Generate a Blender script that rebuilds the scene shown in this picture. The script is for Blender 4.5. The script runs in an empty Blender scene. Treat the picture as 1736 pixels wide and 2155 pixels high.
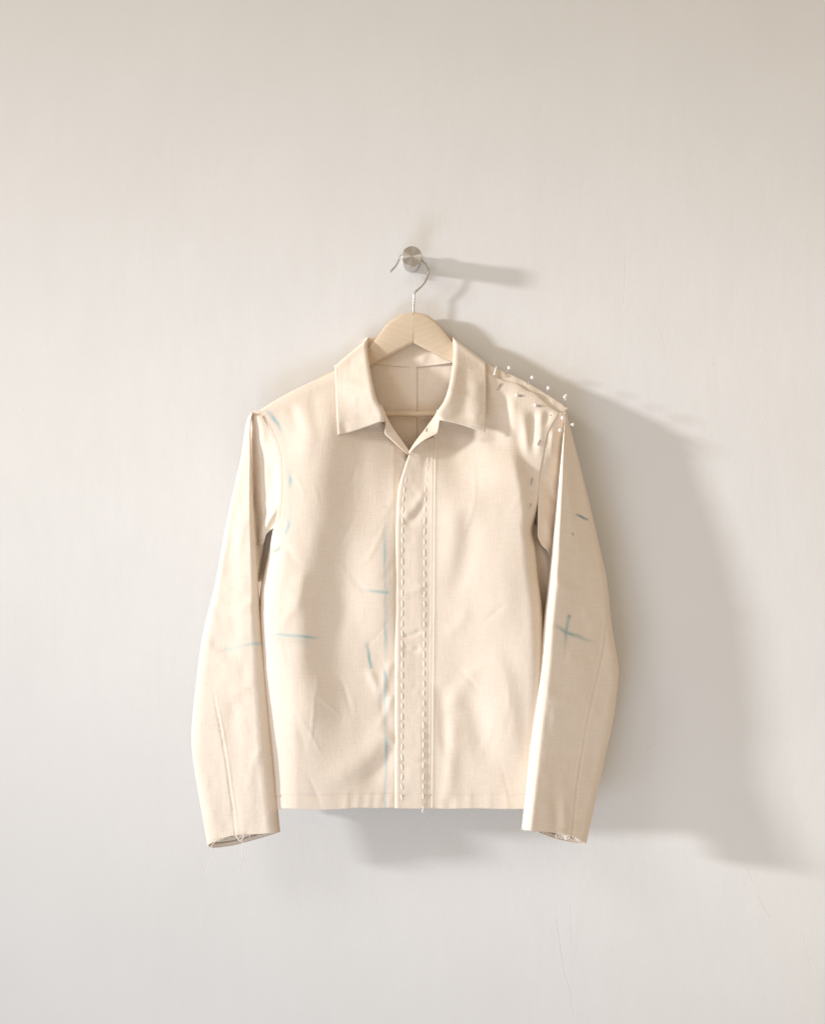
import bpy, math, random
import numpy as np
from mathutils import Vector

random.seed(4)
scene = bpy.context.scene
COL = scene.collection

# ------------------------------------------------------------------ measures
S = 0.0007                 # metres on the wall for one measured unit
CX, CY = 868.0, 1077.5     # optical axis, in the same units
DIST = 1.8                 # camera to wall
DP = DIST / S

def P(px, py, d):
    """measured sheet position (px right, py down) and height d off the wall -> metres"""
    k = S * (1.0 - d / DP)
    return ((px - CX) * k, -d * S, (CY - py) * k)

# ------------------------------------------------------------------ camera
cam_d = bpy.data.cameras.new("camera")
cam = bpy.data.objects.new("camera", cam_d)
COL.objects.link(cam)
cam.location = (0, -DIST, 0)
cam.rotation_euler = (math.radians(90), 0, 0)
cam_d.sensor_fit = 'VERTICAL'
cam_d.sensor_height = 24.0
cam_d.lens = 12.0 * DIST / (2155 * S / 2)
cam_d.clip_start = 0.05
cam_d.clip_end = 50
scene.camera = cam

# ------------------------------------------------------------------ light
scene.view_settings.view_transform = 'Standard'
scene.view_settings.look = 'None'
scene.view_settings.exposure = 0.06
scene.view_settings.gamma = 1.0

world = bpy.data.worlds.new("World")
scene.world = world
world.use_nodes = True
bg = world.node_tree.nodes["Background"]
bg.inputs[0].default_value = (1.0, 0.835, 0.655, 1)
bg.inputs[1].default_value = 0.55

def area(name, loc, direction, sx, sy, power, color, spread=180.0):
    l = bpy.data.lights.new(name, 'AREA')
    l.shape = 'RECTANGLE'
    l.size, l.size_y = sx, sy
    l.energy = power
    l.color = color
    l.spread = math.radians(spread)
    o = bpy.data.objects.new(name, l)
    COL.objects.link(o)
    o.location = loc
    d = Vector(direction).normalized()
    o.rotation_euler = d.to_track_quat('-Z', 'Y').to_euler()
    return o

KEY_DIR = Vector((3.2, 1.0, -0.56)).normalized()
KEY_AIM = Vector((0.70, 0.0, -0.145))
# low daylight coming in through a window far to the left: a narrow soft-edged beam, its source about 4 degrees wide
_l = bpy.data.lights.new("window_beam", 'SPOT')
_l.energy = 3300.0
_l.color = (0.975, 0.975, 1.0)
_l.shadow_soft_size = 0.36
_l.spot_size = 2 * math.atan(0.715 / 10.0)
_l.spot_blend = 0.06
_o = bpy.data.objects.new("window_beam", _l)
COL.objects.link(_o)
_o.location = KEY_AIM - KEY_DIR * 10.0
_o.rotation_euler = KEY_DIR.to_track_quat('-Z', 'Y').to_euler()
area("window_sky", (-2.5, -2.0, 1.9), (2.5, 2.0, -2.0), 1.0, 1.0, 22.0, (0.97, 0.98, 1.0))
area("low_bounce", (-1.0, -1.9, -1.9), (1.3, 1.9, 1.0), 1.4, 0.8, 25.0, (0.54, 0.73, 1.0))

# ------------------------------------------------------------------ helpers: tags, meshes
def tag(o, label=None, cat=None, group=None, kind=None):
    if label: o['label'] = label
    if cat: o['category'] = cat
    if group: o['group'] = group
    if kind: o['kind'] = kind
    return o

def mesh_obj(name, verts, faces, mat, parent=None, uvs=None, smooth=True):
    me = bpy.data.meshes.new(name)
    me.from_pydata([tuple(v) for v in verts], [], faces)
    if uvs is not None:
        lay = me.uv_layers.new(name="cloth")
        idx = np.zeros(len(me.loops), dtype=np.int32)
        me.loops.foreach_get("vertex_index", idx)
        lay.data.foreach_set("uv", (np.asarray(uvs, dtype=np.float32)[idx]).ravel())
    if smooth:
        me.polygons.foreach_set("use_smooth", [True] * len(me.polygons))
    me.materials.append(mat)
    me.update()
    o = bpy.data.objects.new(name, me)
    COL.objects.link(o)
    if parent: o.parent = parent
    return o

def empty(name):
    o = bpy.data.objects.new(name, None)
    o.empty_display_size = 0.02
    COL.objects.link(o)
    return o

def tube(name, pts, r, mat, parent=None, seg=8, taper=None):
    """round wire through 3-D points (metres), radius r in metres"""
    pts = [Vector(p) for p in pts]
    n = len(pts)
    verts, faces = [], []
    up = Vector((0.13, 1, 0.21)).normalized()
    for i, p in enumerate(pts):
        t = (pts[min(i + 1, n - 1)] - pts[max(i - 1, 0)]).normalized()
        a = t.cross(up)
        if a.length < 1e-4: a = t.cross(Vector((1, 0, 0)))
        a.normalize(); b = t.cross(a)
        rr = r * (taper(i / (n - 1)) if taper else 1.0)
        for k in range(seg):
            th = 2 * math.pi * k / seg
            verts.append(p + (a * math.cos(th) + b * math.sin(th)) * rr)
    for i in range(n - 1):
        for k in range(seg):
            k2 = (k + 1) % seg
            faces.append((i * seg + k, i * seg + k2, (i + 1) * seg + k2, (i + 1) * seg + k))
    faces.append(tuple(range(seg))[::-1])
    faces.append(tuple((n - 1) * seg + k for k in range(seg)))
    return mesh_obj(name, verts, faces, mat, parent)

def spline(pts, n):
    """Catmull-Rom through 2-D/3-D points, n samples even in arc length"""
    p = np.asarray(pts, float)
    if len(p) == 2:
        return p[0] + (p[1] - p[0]) * np.linspace(0, 1, n)[:, None]
    q = np.vstack([2 * p[0] - p[1], p, 2 * p[-1] - p[-2]])
    out = []
    for i in range(1, len(q) - 2):
        t = np.linspace(0, 1, 24, endpoint=False)[:, None]
        p0, p1, p2, p3 = q[i - 1], q[i], q[i + 1], q[i + 2]
        # centripetal-ish tension to avoid overshoot
        out.append(0.5 * ((2 * p1) + (-p0 + p2) * t + (2 * p0 - 5 * p1 + 4 * p2 - p3) * t ** 2 + (-p0 + 3 * p1 - 3 * p2 + p3) * t ** 3))
    c = np.vstack(out + [p[-1:]])
    L = np.concatenate([[0], np.cumsum(np.linalg.norm(np.diff(c, axis=0), axis=1))])
    s = np.linspace(0, L[-1], n)
    return np.stack([np.interp(s, L, c[:, k]) for k in range(c.shape[1])], 1)

# ------------------------------------------------------------------ noise and folds (numpy)
_rng = np.random.RandomState(11)
_tab = _rng.rand(256, 256)
def vnoise(x, y):
    xi = np.floor(x).astype(int); yi = np.floor(y).astype(int)
    fx = x - xi; fy = y - yi
    fx = fx * fx * fx * (fx * (fx * 6 - 15) + 10); fy = fy * fy * fy * (fy * (fy * 6 - 15) + 10)
    g = lambda a, b: _tab[a % 256, b % 256]
    return ((g(xi, yi) * (1 - fx) + g(xi + 1, yi) * fx) * (1 - fy) + (g(xi, yi + 1) * (1 - fx) + g(xi + 1, yi + 1) * fx) * fy) * 2 - 1

def seg_dist(x, y, pts):
    """distance to a polyline, signed side, and 0..1 position along it"""
    best = np.full(x.shape, 1e9); side = np.zeros(x.shape); pos = np.zeros(x.shape)
    pts = [np.asarray(p, float) for p in pts]
    L = [0]
    for a, b in zip(pts[:-1], pts[1:]): L.append(L[-1] + np.linalg.norm(b - a))
    for i, (a, b) in enumerate(zip(pts[:-1], pts[1:])):
        ab = b - a; l2 = ab @ ab
        t = np.clip(((x - a[0]) * ab[0] + (y - a[1]) * ab[1]) / l2, 0, 1)
        dx = x - (a[0] + t * ab[0]); dy = y - (a[1] + t * ab[1])
        d = np.hypot(dx, dy)
        m = d < best
        best = np.where(m, d, best)
        side = np.where(m, np.sign(ab[0] * dy - ab[1] * dx), side)
        pos = np.where(m, (L[i] + t * (L[i + 1] - L[i])) / L[-1], pos)
    return best, side, pos

def fold(x, y, pts, amp, wl, wr=None, ends=(0.25, 0.25)):
    """a soft ridge (amp > 0) or valley along pts; wl / wr are its widths to the picture-left / right of a
    line drawn downwards; ends are the fractions over which it dies out"""
    wr = wl if wr is None else wr
    p_ = np.asarray(pts, float)
    dy_ = p_[-1, 1] - p_[0, 1]
    if np.all(np.diff(p_[:, 1]) > 0) and dy_ > 1.6 * np.max(np.abs(p_[:, 0] - p_[0, 0])):
        c = spline(pts, 60)
        xl = np.interp(y, c[:, 1], c[:, 0])
        sl = np.gradient(c[:, 0], c[:, 1]); k_ = 1 / np.sqrt(1 + np.interp(y, c[:, 1], np.convolve(np.pad(sl, 6, 'edge'), np.ones(13) / 13, 'valid')) ** 2)
        sd_ = (x - xl) * k_
        d = np.abs(sd_); side = -sd_; pos = (y - p_[0, 1]) / dy_
        pos = np.clip(pos, 0, 1)
        w = np.where(side > 0, wl, wr)
    else:
        c = spline(pts, 14)
        d, side, pos = seg_dist(x, y, list(c))
        w = np.where(side > 0, wl, wr)
    e = np.ones(x.shape)
    if ends[0] > 0: e = e * np.clip(pos / ends[0], 0, 1)
    if ends[1] > 0: e = e * np.clip((1 - pos) / ends[1], 0, 1)
    e = e * e * (3 - 2 * e)
    return amp * e * np.exp(-(d / w) ** 2)

def groove(x, y, pts, depth=1.6, w=1.7):
    c = spline(pts, 20)
    d, _, _ = seg_dist(x, y, list(c))
    return -depth * np.exp(-(d / w) ** 2)

# ------------------------------------------------------------------ materials
def new_mat(name):
    m = bpy.data.materials.new(name)
    m.use_nodes = True
    nt = m.node_tree
    return m, nt, nt.nodes["Principled BSDF"]

class NB:
    def __init__(self, nt): self.nt = nt
    def node(self, t, **kw):
        n = self.nt.nodes.new(t)
        for k, v in kw.items(): setattr(n, k, v)
        return n
    def link(self, a, b): self.nt.links.new(a, b)
    def val(self, sock, v):
        if hasattr(v, 'is_linked') or isinstance(v, bpy.types.NodeSocket): self.link(v, sock)
        else: sock.default_value = v
    def m(self, op, a, b=0.0, c=None, clamp=False):
        n = self.node('ShaderNodeMath', operation=op, use_clamp=clamp)
        self.val(n.inputs[0], a); self.val(n.inputs[1], b)
        if c is not None: self.val(n.inputs[2], c)
        return n.outputs[0]
    def vm(self, op, a, b=None, scale=None):
        n = self.node('ShaderNodeVectorMath', operation=op)
        self.val(n.inputs[0], a)
        if b is not None: self.val(n.inputs[1], b)
        if scale is not None: self.val(n.inputs['Scale'], scale)
        return n
    def noise(self, vec, scale, detail=2.0, rough=0.5):
        n = self.node('ShaderNodeTexNoise')
        self.val(n.inputs['Vector'], vec)
        n.inputs['Scale'].default_value = scale; n.inputs['Detail'].default_value = detail; n.inputs['Roughness'].default_value = rough
        return n.outputs[0]
    def ramp(self, f, lo, hi, a=0.0, b=1.0, smooth=True):
        n = self.node('ShaderNodeMapRange', interpolation_type='SMOOTHSTEP' if smooth else 'LINEAR')
        self.val(n.inputs[0], f)
        n.inputs[1].default_value = lo; n.inputs[2].default_value = hi; n.inputs[3].default_value = a; n.inputs[4].default_value = b
        return n.outputs[0]
    def mix(self, f, a, b):
        n = self.node('ShaderNodeMix', data_type='RGBA')
        self.val(n.inputs[0], f); self.val(n.inputs[6], a); self.val(n.inputs[7], b)
        return n.outputs[2]
    def seg(self, p, a, b):
        """distance of the uv point to a line from a to b, and the 0..1 place along it"""
        a = Vector((a[0], a[1], 0)); b = Vector((b[0], b[1], 0)); ab = b - a
        ap = self.vm('SUBTRACT', p, a).outputs[0]
        t = self.m('DIVIDE', self.vm('DOT_PRODUCT', ap, ab).outputs['Value'], ab.length_squared, clamp=True)
        q = self.vm('SCALE', ab, scale=t).outputs[0]
        return self.vm('DISTANCE', ap, q).outputs['Value'], t

CANVAS = (0.835, 0.73, 0.615, 1)
def canvas(name, marks=(), base=CANVAS):
    """unbleached cotton canvas: weave, slubs and brown flecks; a marked piece also carries pen ink as a mesh attribute"""
    m, nt, bsdf = new_mat(name)
    B = NB(nt)
    uvn = B.node('ShaderNodeUVMap'); uvn.uv_map = "cloth"
    p = B.vm('SCALE', uvn.outputs[0], scale=1000.0).outputs[0]     # back to measured units
    def stretched(sx, sy):
        return B.vm('MULTIPLY', p, (sx, sy, 1)).outputs[0]
    slub_h = B.noise(stretched(0.03, 0.36), 1.0, 2.0)
    slub_v = B.noise(stretched(0.36, 0.03), 1.0, 2.0)
    fine = B.noise(p, 0.9, 2.0)
    weave = B.m('ADD', B.m('MULTIPLY', slub_h, 0.55), B.m('MULTIPLY', slub_v, 0.45))
    blot = B.noise(p, 0.012, 3.0)
    v = B.m('ADD', B.m('MULTIPLY', B.m('SUBTRACT', weave, 0.5), 0.21), B.m('MULTIPLY', B.m('SUBTRACT', fine, 0.5), 0.07))
    v = B.m('ADD', v, B.m('MULTIPLY', B.m('SUBTRACT', blot, 0.5), 0.05))
    v = B.m('ADD', v, 1.0)
    col = B.vm('SCALE', Vector(base[:3]), scale=v).outputs[0]
    # flecks of seed husk
    vor = B.node('ShaderNodeTexVoronoi', feature='F1')
    B.val(vor.inputs['Vector'], p); vor.inputs['Scale'].default_value = 0.034; vor.inputs['Randomness'].default_value = 1.0
    sel = B.m('GREATER_THAN', B.node('ShaderNodeSeparateColor').outputs[0], 0.5)
    sc = [n for n in nt.nodes if n.bl_idname == 'ShaderNodeSeparateColor'][-1]
    B.link(vor.outputs['Color'], sc.inputs[0])
    rad = B.m('MULTIPLY', B.m('SUBTRACT', sc.outputs[1], 0.35), 0.075)
    fleck = B.m('MULTIPLY', B.ramp(B.m('SUBTRACT', vor.outputs['Distance'], rad), -0.02, 0.02, 1.0, 0.0), sel)
    col = B.mix(B.m('MULTIPLY', fleck, 0.30), col, (0.36, 0.24, 0.13, 1))
    if marks:
        at = B.node('ShaderNodeAttribute'); at.attribute_name = "ink"
        ink = B.noise(p, 0.35, 3.0)
        k = B.m('MULTIPLY', at.outputs['Alpha'], B.ramp(ink, 0.15, 0.75, 0.62, 1.1))
        k = B.m('MULTIPLY', k, B.m('ADD', 0.45, B.m('MULTIPLY', weave, 1.1)))
        col = B.mix(B.m('MINIMUM', k, 1.0), col, at.outputs['Color'])
    B.link(col, bsdf.inputs['Base Color'])
    bsdf.inputs['Roughness'].default_value = 1.0
    bsdf.inputs['Specular IOR Level'].default_value = 0.03
    bsdf.inputs['Sheen Weight'].default_value = 0.0
    bsdf.inputs['Sheen Roughness'].default_value = 0.5
    bmp = B.node('ShaderNodeBump')
    bmp.inputs['Strength'].default_value = 0.6; bmp.inputs['Distance'].default_value = 0.0008
    B.link(B.m('ADD', weave, B.m('MULTIPLY', fine, 0.5)), bmp.inputs['Height'])
    B.link(bmp.outputs[0], bsdf.inputs['Normal'])
    return m

BLUE = (0.16, 0.45, 0.53, 1); TEAL = (0.08, 0.33, 0.34, 1); NAVY = (0.03, 0.17, 0.26, 1); SKYB = (0.26, 0.52, 0.60, 1)
def stroke(pts, w, col):
    """pts = (x, y, strength): one pen stroke, its strength varying smoothly along it"""
    return [((a[0], a[1]), (b[0], b[1]), w, a[2], b[2], col) for a, b in zip(pts[:-1], pts[1:])]
front_marks = (stroke([(556, 860, .0), (563, 866, .35), (570, 872, .45), (576, 880, .9), (585, 892, .7), (592, 908, .3), (599, 930, .06), (607, 975, .06), (610, 998, .3), (610.7, 1010, .8), (610.8, 1019, .55), (611, 1030, .12), (611, 1060, .18), (609.5, 1090, .2), (607, 1105, .65), (602.6, 1122, .5), (600, 1130, .0)], 5.2, BLUE)
    + stroke([(593, 1144, .1), (585, 1156, .75), (575, 1163, .5), (571, 1164, .0)], 5.0, TEAL)
    + stroke([(803, 1066, .0), (811, 1066, .3), (819, 1066, .0)], 4.4, BLUE)
    + stroke([(810, 1080, .0), (810, 1120, .25), (809.5, 1150, .6), (809, 1178, .6), (810, 1195, .3), (810.5, 1240, .35), (811, 1300, .3), (811.5, 1325, .6), (811.5, 1345, .55), (811.3, 1375, .15), (811.3, 1405, .15), (811.3, 1418, .75), (811, 1436, .65), (811, 1470, .5), (811.5, 1520, .25), (812.5, 1545, .3), (813, 1562, .75), (812.7, 1592, .7), (812, 1615, .35), (811, 1660, .4), (810, 1698, .45)], 4.6, BLUE)
    + stroke([(802, 1157, .0), (808, 1161, .5), (811, 1163, .3)], 6.5, BLUE)
    + stroke([(748, 1241, .0), (775, 1243, .25), (795, 1245, .6), (813, 1246, .85), (819, 1246, .1)], 5.0, BLUE)
    + stroke([(770, 1344, .0), (773, 1360, .45), (777, 1383, .9), (781, 1404, .75), (782, 1410, .0)], 5.0, TEAL)
    + stroke([(572, 1335, .4), (600, 1336, .5), (628, 1338.6, .55), (645, 1340.5, .85), (656, 1342, .6), (672, 1343, .15), (690, 1344, .0)], 4.6, BLUE)
    + stroke([(575, 1344, .07), (612, 1347, .10), (640, 1349, .16), (660, 1350, .0)], 15, TEAL))
lsleeve_marks = (stroke([(466, 1369, .0), (475, 1367.5, .5), (505, 1362.4, .3), (520, 1358, .4), (532, 1355, .6), (545, 1354.5, .6), (560, 1355, .3)], 5.0, SKYB)
    + stroke([(528, 1310, .0), (528.5, 1340, .10), (529, 1400, .05), (529, 1410, .0)], 9, SKYB))
rsleeve_marks = (stroke([(1164, 1313, .0), (1172, 1318, .3), (1190.3, 1330, .85), (1212, 1338, .6), (1235, 1347, .35), (1254, 1353, .0)], 5.4, TEAL)
    + stroke([(1198, 1296, .7), (1195, 1309, .5), (1190.3, 1330, .75), (1189, 1345, .4), (1187.5, 1370, .12), (1187, 1392, .0)], 4.6, TEAL)
    + stroke([(1198, 1295.5, .8), (1198, 1298, .8)], 3.6, NAVY)
    + stroke([(1213, 1083.5, .5), (1218, 1086, .9), (1228, 1090, 1.0), (1236.5, 1092.5, .6)], 3.4, NAVY) + stroke([(1205, 1123, .7), (1205.5, 1125, .7)], 2.6, NAVY))
M_CANVAS = canvas("canvas")
M_FRONT = canvas("canvas_marked_front", front_marks)
M_LSLEEVE = canvas("canvas_marked_sleeve", lsleeve_marks)
M_RSLEEVE = canvas("canvas_marked_sleeve", rsleeve_marks)

def thread_mat():
    m, nt, b = new_mat("cotton_thread")
    b.inputs['Base Color'].default_value = (0.92, 0.87, 0.79, 1); b.inputs['Roughness'].default_value = 0.7
    return m
M_THREAD = thread_mat()
def bead_mat():
    m, nt, b = new_mat("pearl_pin_head")
    b.inputs['Base Color'].default_value = (0.88, 0.86, 0.80, 1); b.inputs['Roughness'].default_value = 0.25
    return m
M_BEAD = bead_mat()
def steel(name, col, rough, lathe_axis=None):
    m, nt, b = new_mat(name)
    B = NB(nt)
    b.inputs['Base Color'].default_value = col; b.inputs['Metallic'].default_value = 1.0; b.inputs['Roughness'].default_value = rough
    tc = B.node('ShaderNodeTexCoord')
    n = B.noise(B.vm('MULTIPLY', tc.outputs['Object'], (25, 3500, 25)).outputs[0], 1.0, 3.0)
    B.link(B.ramp(n, 0.3, 0.7, rough - 0.06, rough + 0.08), b.inputs['Roughness'])
    return m
M_STEEL = steel("brushed_steel", (0.60, 0.58, 0.55, 1), 0.27)
M_WIRE = steel("steel_wire", (0.60, 0.58, 0.55, 1), 0.25)
M_PIN = steel("pin_steel", (0.50, 0.49, 0.47, 1), 0.30)
def cap_mat():
    m, nt, b = new_mat("turned_steel_face")
    B = NB(nt)
    b.inputs['Base Color'].default_value = (0.62, 0.60, 0.56, 1); b.inputs['Metallic'].default_value = 1.0
    b.inputs['Roughness'].default_value = 0.36; b.inputs['Anisotropic'].default_value = 0.9; b.inputs['Anisotropic Rotation'].default_value = 0.25
    tc = B.node('ShaderNodeTexCoord')
    tg = B.node('ShaderNodeTangent', direction_type='RADIAL', axis='Y')
    B.link(tg.outputs[0], b.inputs['Tangent'])
    sx = B.node('ShaderNodeSeparateXYZ'); B.link(tc.outputs['Object'], sx.inputs[0])
    r = B.m('SQRT', B.m('ADD', B.m('MULTIPLY', sx.outputs[0], sx.outputs[0]), B.m('MULTIPLY', sx.outputs[2], sx.outputs[2])))
    ring = B.noise(B.node('ShaderNodeCombineXYZ').outputs[0], 1.0, 2.0)
    cb = [n for n in nt.nodes if n.bl_idname == 'ShaderNodeCombineXYZ'][-1]
    B.link(B.m('MULTIPLY', r, 2500), cb.inputs[0])
    bmp = B.node('ShaderNodeBump'); bmp.inputs['Strength'].default_value = 0.15; bmp.inputs['Distance'].default_value = 0.0002
    B.link(ring, bmp.inputs['Height']); B.link(bmp.outputs[0], b.inputs['Normal'])
    return m
M_CAP = cap_mat()

def wood(name, ang):
    m, nt, b = new_mat(name)
    B = NB(nt)
    tc = B.node('ShaderNodeTexCoord')
    rot = B.node('ShaderNodeVectorRotate', rotation_type='Y_AXIS'); rot.inputs['Angle'].default_value = ang
    B.link(tc.outputs['Object'], rot.inputs['Vector'])
    p = rot.outputs[0]
    warp = B.noise(B.vm('MULTIPLY', p, (10, 30, 40)).outputs[0], 1.0, 2.0)
    sp = B.node('ShaderNodeSeparateXYZ'); B.link(p, sp.inputs[0])
    zz = B.m('ADD', B.m('MULTIPLY', sp.outputs[2], 760.0), B.m('MULTIPLY', warp, 16.0))
    ring = B.m('POWER', B.m('ADD', B.m('MULTIPLY', B.m('SINE', zz), 0.5), 0.5), 3.0)
    fib = B.noise(B.vm('MULTIPLY', p, (60, 900, 2600)).outputs[0], 1.0, 3.0)
    f = B.m('ADD', B.m('MULTIPLY', B.m('MULTIPLY', ring, warp), 0.28), B.m('MULTIPLY', fib, 0.55))
    col = B.mix(f, (0.76, 0.63, 0.47, 1), (0.58, 0.43, 0.28, 1))
    B.link(col, b.inputs['Base Color'])
    b.inputs['Roughness'].default_value = 0.5
    b.inputs['Specular IOR Level'].default_value = 0.35
    return m
M_WOODL = wood("beech_wood", math.radians(-20))
M_WOODR = wood("beech_wood", math.radians(22))
M_BAR = wood("beech_dowel", 0.0)

def wall_mat():
    m, nt, b = new_mat("painted_plaster")
    B = NB(nt)
    tc = B.node('ShaderNodeTexCoord')
    p = B.vm('MULTIPLY', tc.outputs['Object'], (1 / S, 0, -1 / S)).outputs[0]
    p = B.vm('ADD', p, (CX, 0, CY)).outputs[0]
    sp = B.node('ShaderNodeSeparateXYZ'); B.link(p, sp.inputs[0])
    cb = B.node('ShaderNodeCombineXYZ'); B.link(sp.outputs[0], cb.inputs[0]); B.link(sp.outputs[2], cb.inputs[1])
    q = cb.outputs[0]                                    # wall position in measured units
    roller = B.noise(B.vm('MULTIPLY', q, (0.20, 0.13, 1)).outputs[0], 1.0, 3.0, 0.6)
    grain = B.noise(q, 0.5, 2.0)
    lump = B.noise(q, 0.012, 3.0)
    trowel = B.noise(B.vm('MULTIPLY', q, (0.02, 0.006, 1)).outputs[0], 1.0, 2.0)
    h = B.m('ADD', B.m('MULTIPLY', roller, 0.8), B.m('MULTIPLY', grain, 0.35))
    h = B.m('ADD', h, B.m('MULTIPLY', lump, 3.0))
    h = B.m('ADD', h, B.m('MULTIPLY', trowel, 2.4))
    nap = B.noise(B.vm('MULTIPLY', q, (0.06, 0.035, 1)).outputs[0], 1.0, 3.0, 0.6)
    h = B.m('ADD', h, B.m("MULTIPLY", nap, 0.3))
    vor = B.node('ShaderNodeTexVoronoi', feature='F1'); B.val(vor.inputs['Vector'], q); vor.inputs['Scale'].default_value = 0.018
    sc = B.node('ShaderNodeSeparateColor'); B.link(vor.outputs['Color'], sc.inputs[0])
    pim = B.m('MULTIPLY', B.ramp(vor.outputs['Distance'], 0.02, 0.09, 1.0, 0.0), B.m('GREATER_THAN', sc.outputs[0], 0.72))
    h = B.m('ADD', h, B.m('MULTIPLY', pim, 0.9))
    cw = B.noise(q, 0.09, 4.0, 0.7)
    cracks = [((1171.6, 1930), (1181, 2003), .8), ((1181, 2003), (1189, 2053), .8), ((1189, 2053), (1200.7, 2085), .7), ((1200.7, 2085), (1206, 2135), .5), ((1200, 1905), (1203, 1985), .45),
              ((1574, 1826), (1583, 1855), .6), ((1595, 1885), (1609, 1912), .7), ((1609, 1912), (1621, 1930), .8), ((1688, 1962), (1706, 2040), .4), ((1318, 520), (1312, 640), .4), ((1392, 700), (1404, 752), .35),
              ((330, 1690), (352, 1678), .4), ((1360, 1580), (1368, 1570), .6)]
    dark = None
    for a, bb, k in cracks:
        d, t = B.seg(q, a, bb)
        d = B.m('ABSOLUTE', B.m('ADD', d, B.m('MULTIPLY', B.m('SUBTRACT', cw, 0.5), 7.0)))
        c = B.m('MULTIPLY', B.ramp(d, 0.3, 1.9, 1.0, 0.0), k)
        dark = c if dark is None else B.m('MAXIMUM', dark, c)
    h = B.m('SUBTRACT', h, B.m('MULTIPLY', dark, 1.0))
    bmp = B.node('ShaderNodeBump'); bmp.inputs['Strength'].default_value = 0.22; bmp.inputs['Distance'].default_value = 0.0008
    B.link(h, bmp.inputs['Height']); B.link(bmp.outputs[0], b.inputs['Normal'])
    v = B.m('ADD', 0.965, B.m('MULTIPLY', B.noise(q, 0.004, 3.0), 0.07))
    col = B.vm('SCALE', Vector((0.80, 0.793, 0.773)), scale=v).outputs[0]
    col = B.mix(B.m('MULTIPLY', dark, 0.15), col, (0.40, 0.36, 0.32, 1))
    B.link(col, b.inputs['Base Color'])
    b.inputs['Roughness'].default_value = 0.8
    b.inputs['Specular IOR Level'].default_value = 0.2
    return m

def ink_layer(o, uv, marks):
    """lays pen strokes (a, b, width, strength a, strength b, colour) on the cloth as a vertex attribute"""
    uv = np.asarray(uv, float).reshape(-1, 2) * 1000.0
    x = uv[:, 0] + 1.1 * vnoise(uv[:, 0] / 14.0, uv[:, 1] / 14.0); y = uv[:, 1] + 1.1 * vnoise(uv[:, 0] / 14.0 + 9, uv[:, 1] / 14.0 + 4)
    best = np.zeros(len(x)); rgb = np.zeros((len(x), 3)); rgb[:] = BLUE[:3]
    for a, b, w, sa, sb, c in marks:
        dx, dy = b[0] - a[0], b[1] - a[1]
        t = np.clip(((x - a[0]) * dx + (y - a[1]) * dy) / (dx * dx + dy * dy), 0, 1)
        d = np.hypot(x - a[0] - t * dx, y - a[1] - t * dy)
        k = np.minimum(1.0, 0.88 * (sa + (sb - sa) * t) * np.exp(-(d / (w * 0.72)) ** 2))
        m = k > best
        best = np.where(m, k, best); rgb[k > 0.004] = np.where(m[k > 0.004][:, None], c[:3], rgb[k > 0.004])
    data = np.concatenate([rgb, best[:, None]], 1).astype(np.float32)
    at = o.data.color_attributes.new("ink", 'FLOAT_COLOR', 'POINT')
    at.data.foreach_set("color", data.ravel())

# ------------------------------------------------------------------ wall
W = 3.0
wv = [(-W, 0, -W), (W, 0, -W), (W, 0, W), (-W, 0, W), (-W, 0.12, -W), (W, 0.12, -W), (W, 0.12, W), (-W, 0.12, W)]
wf = [(0, 1, 2, 3), (5, 4, 7, 6), (4, 0, 3, 7), (1, 5, 6, 2), (3, 2, 6, 7), (4, 5, 1, 0)]
wall = mesh_obj("wall", wv, wf, wall_mat(), smooth=False)
tag(wall, kind='structure')

# ------------------------------------------------------------------ cloth patches
def grid_faces(nv, nu, close=False):
    f = []
    for j in range(nv - 1):
        for i in range(nu - (0 if close else 1)):
            i2 = (i + 1) % nu
            f.append((j * nu + i, (j + 1) * nu + i, (j + 1) * nu + i2, j * nu + i2))
    return f

def dense_ends(n, k=2):
    t = np.linspace(0, 1, n)
    h = t[1]
    extra = []
    for q in (0.2, 0.45, 0.7): extra += [h * q, 1 - h * q]
    return np.sort(np.concatenate([t, extra]))

def coons(left, right, top=None, bottom=None, step=3.2):
    L0, R0 = np.asarray(left, float), np.asarray(right, float)
    T0 = np.asarray(top if top is not None else [L0[0], R0[0]], float)
    B0 = np.asarray(bottom if bottom is not None else [L0[-1], R0[-1]], float)
    length = lambda c: np.sum(np.linalg.norm(np.diff(c, axis=0), axis=1))
    nv = max(5, int(max(length(L0), length(R0)) / step)); nu = max(5, int(max(length(T0), length(B0), np.max(np.abs(spline(L0, 9) - spline(R0, 9)))) / step))
    us = dense_ends(nu); vs = dense_ends(nv)
    fine = 600
    def samp(c, t):
        s = spline(c, fine); x = np.linspace(0, 1, fine)
        return np.stack([np.interp(t, x, s[:, 0]), np.interp(t, x, s[:, 1])], 1)
    l, r, t, b = samp(L0, vs), samp(R0, vs), samp(T0, us), samp(B0, us)
    u = us[None, :, None]; v = vs[:, None, None]
    pts = (1 - u) * l[:, None] + u * r[:, None] + (1 - v) * t[None] + v * b[None] \
        - ((1 - u) * (1 - v) * L0[0] + u * (1 - v) * R0[0] + (1 - u) * v * L0[-1] + u * v * R0[-1])
    return pts, us, vs

def edge_drop(pts, roll):
    """rounds a patch away at its edges: roll = {'l': (radius, drop), ...} in measured units"""
    out = np.zeros(pts.shape[:2])
    ref = {'l': pts[:, :1], 'r': pts[:, -1:], 't': pts[:1], 'b': pts[-1:]}
    for k, (rad, drop) in roll.items():
        d = np.linalg.norm(pts - ref[k], axis=2)
        q = np.clip(1 - d / rad, 0, 1)
        out -= drop * (1 - np.sqrt(np.clip(1 - q * q, 0, 1)))
    return out

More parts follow.
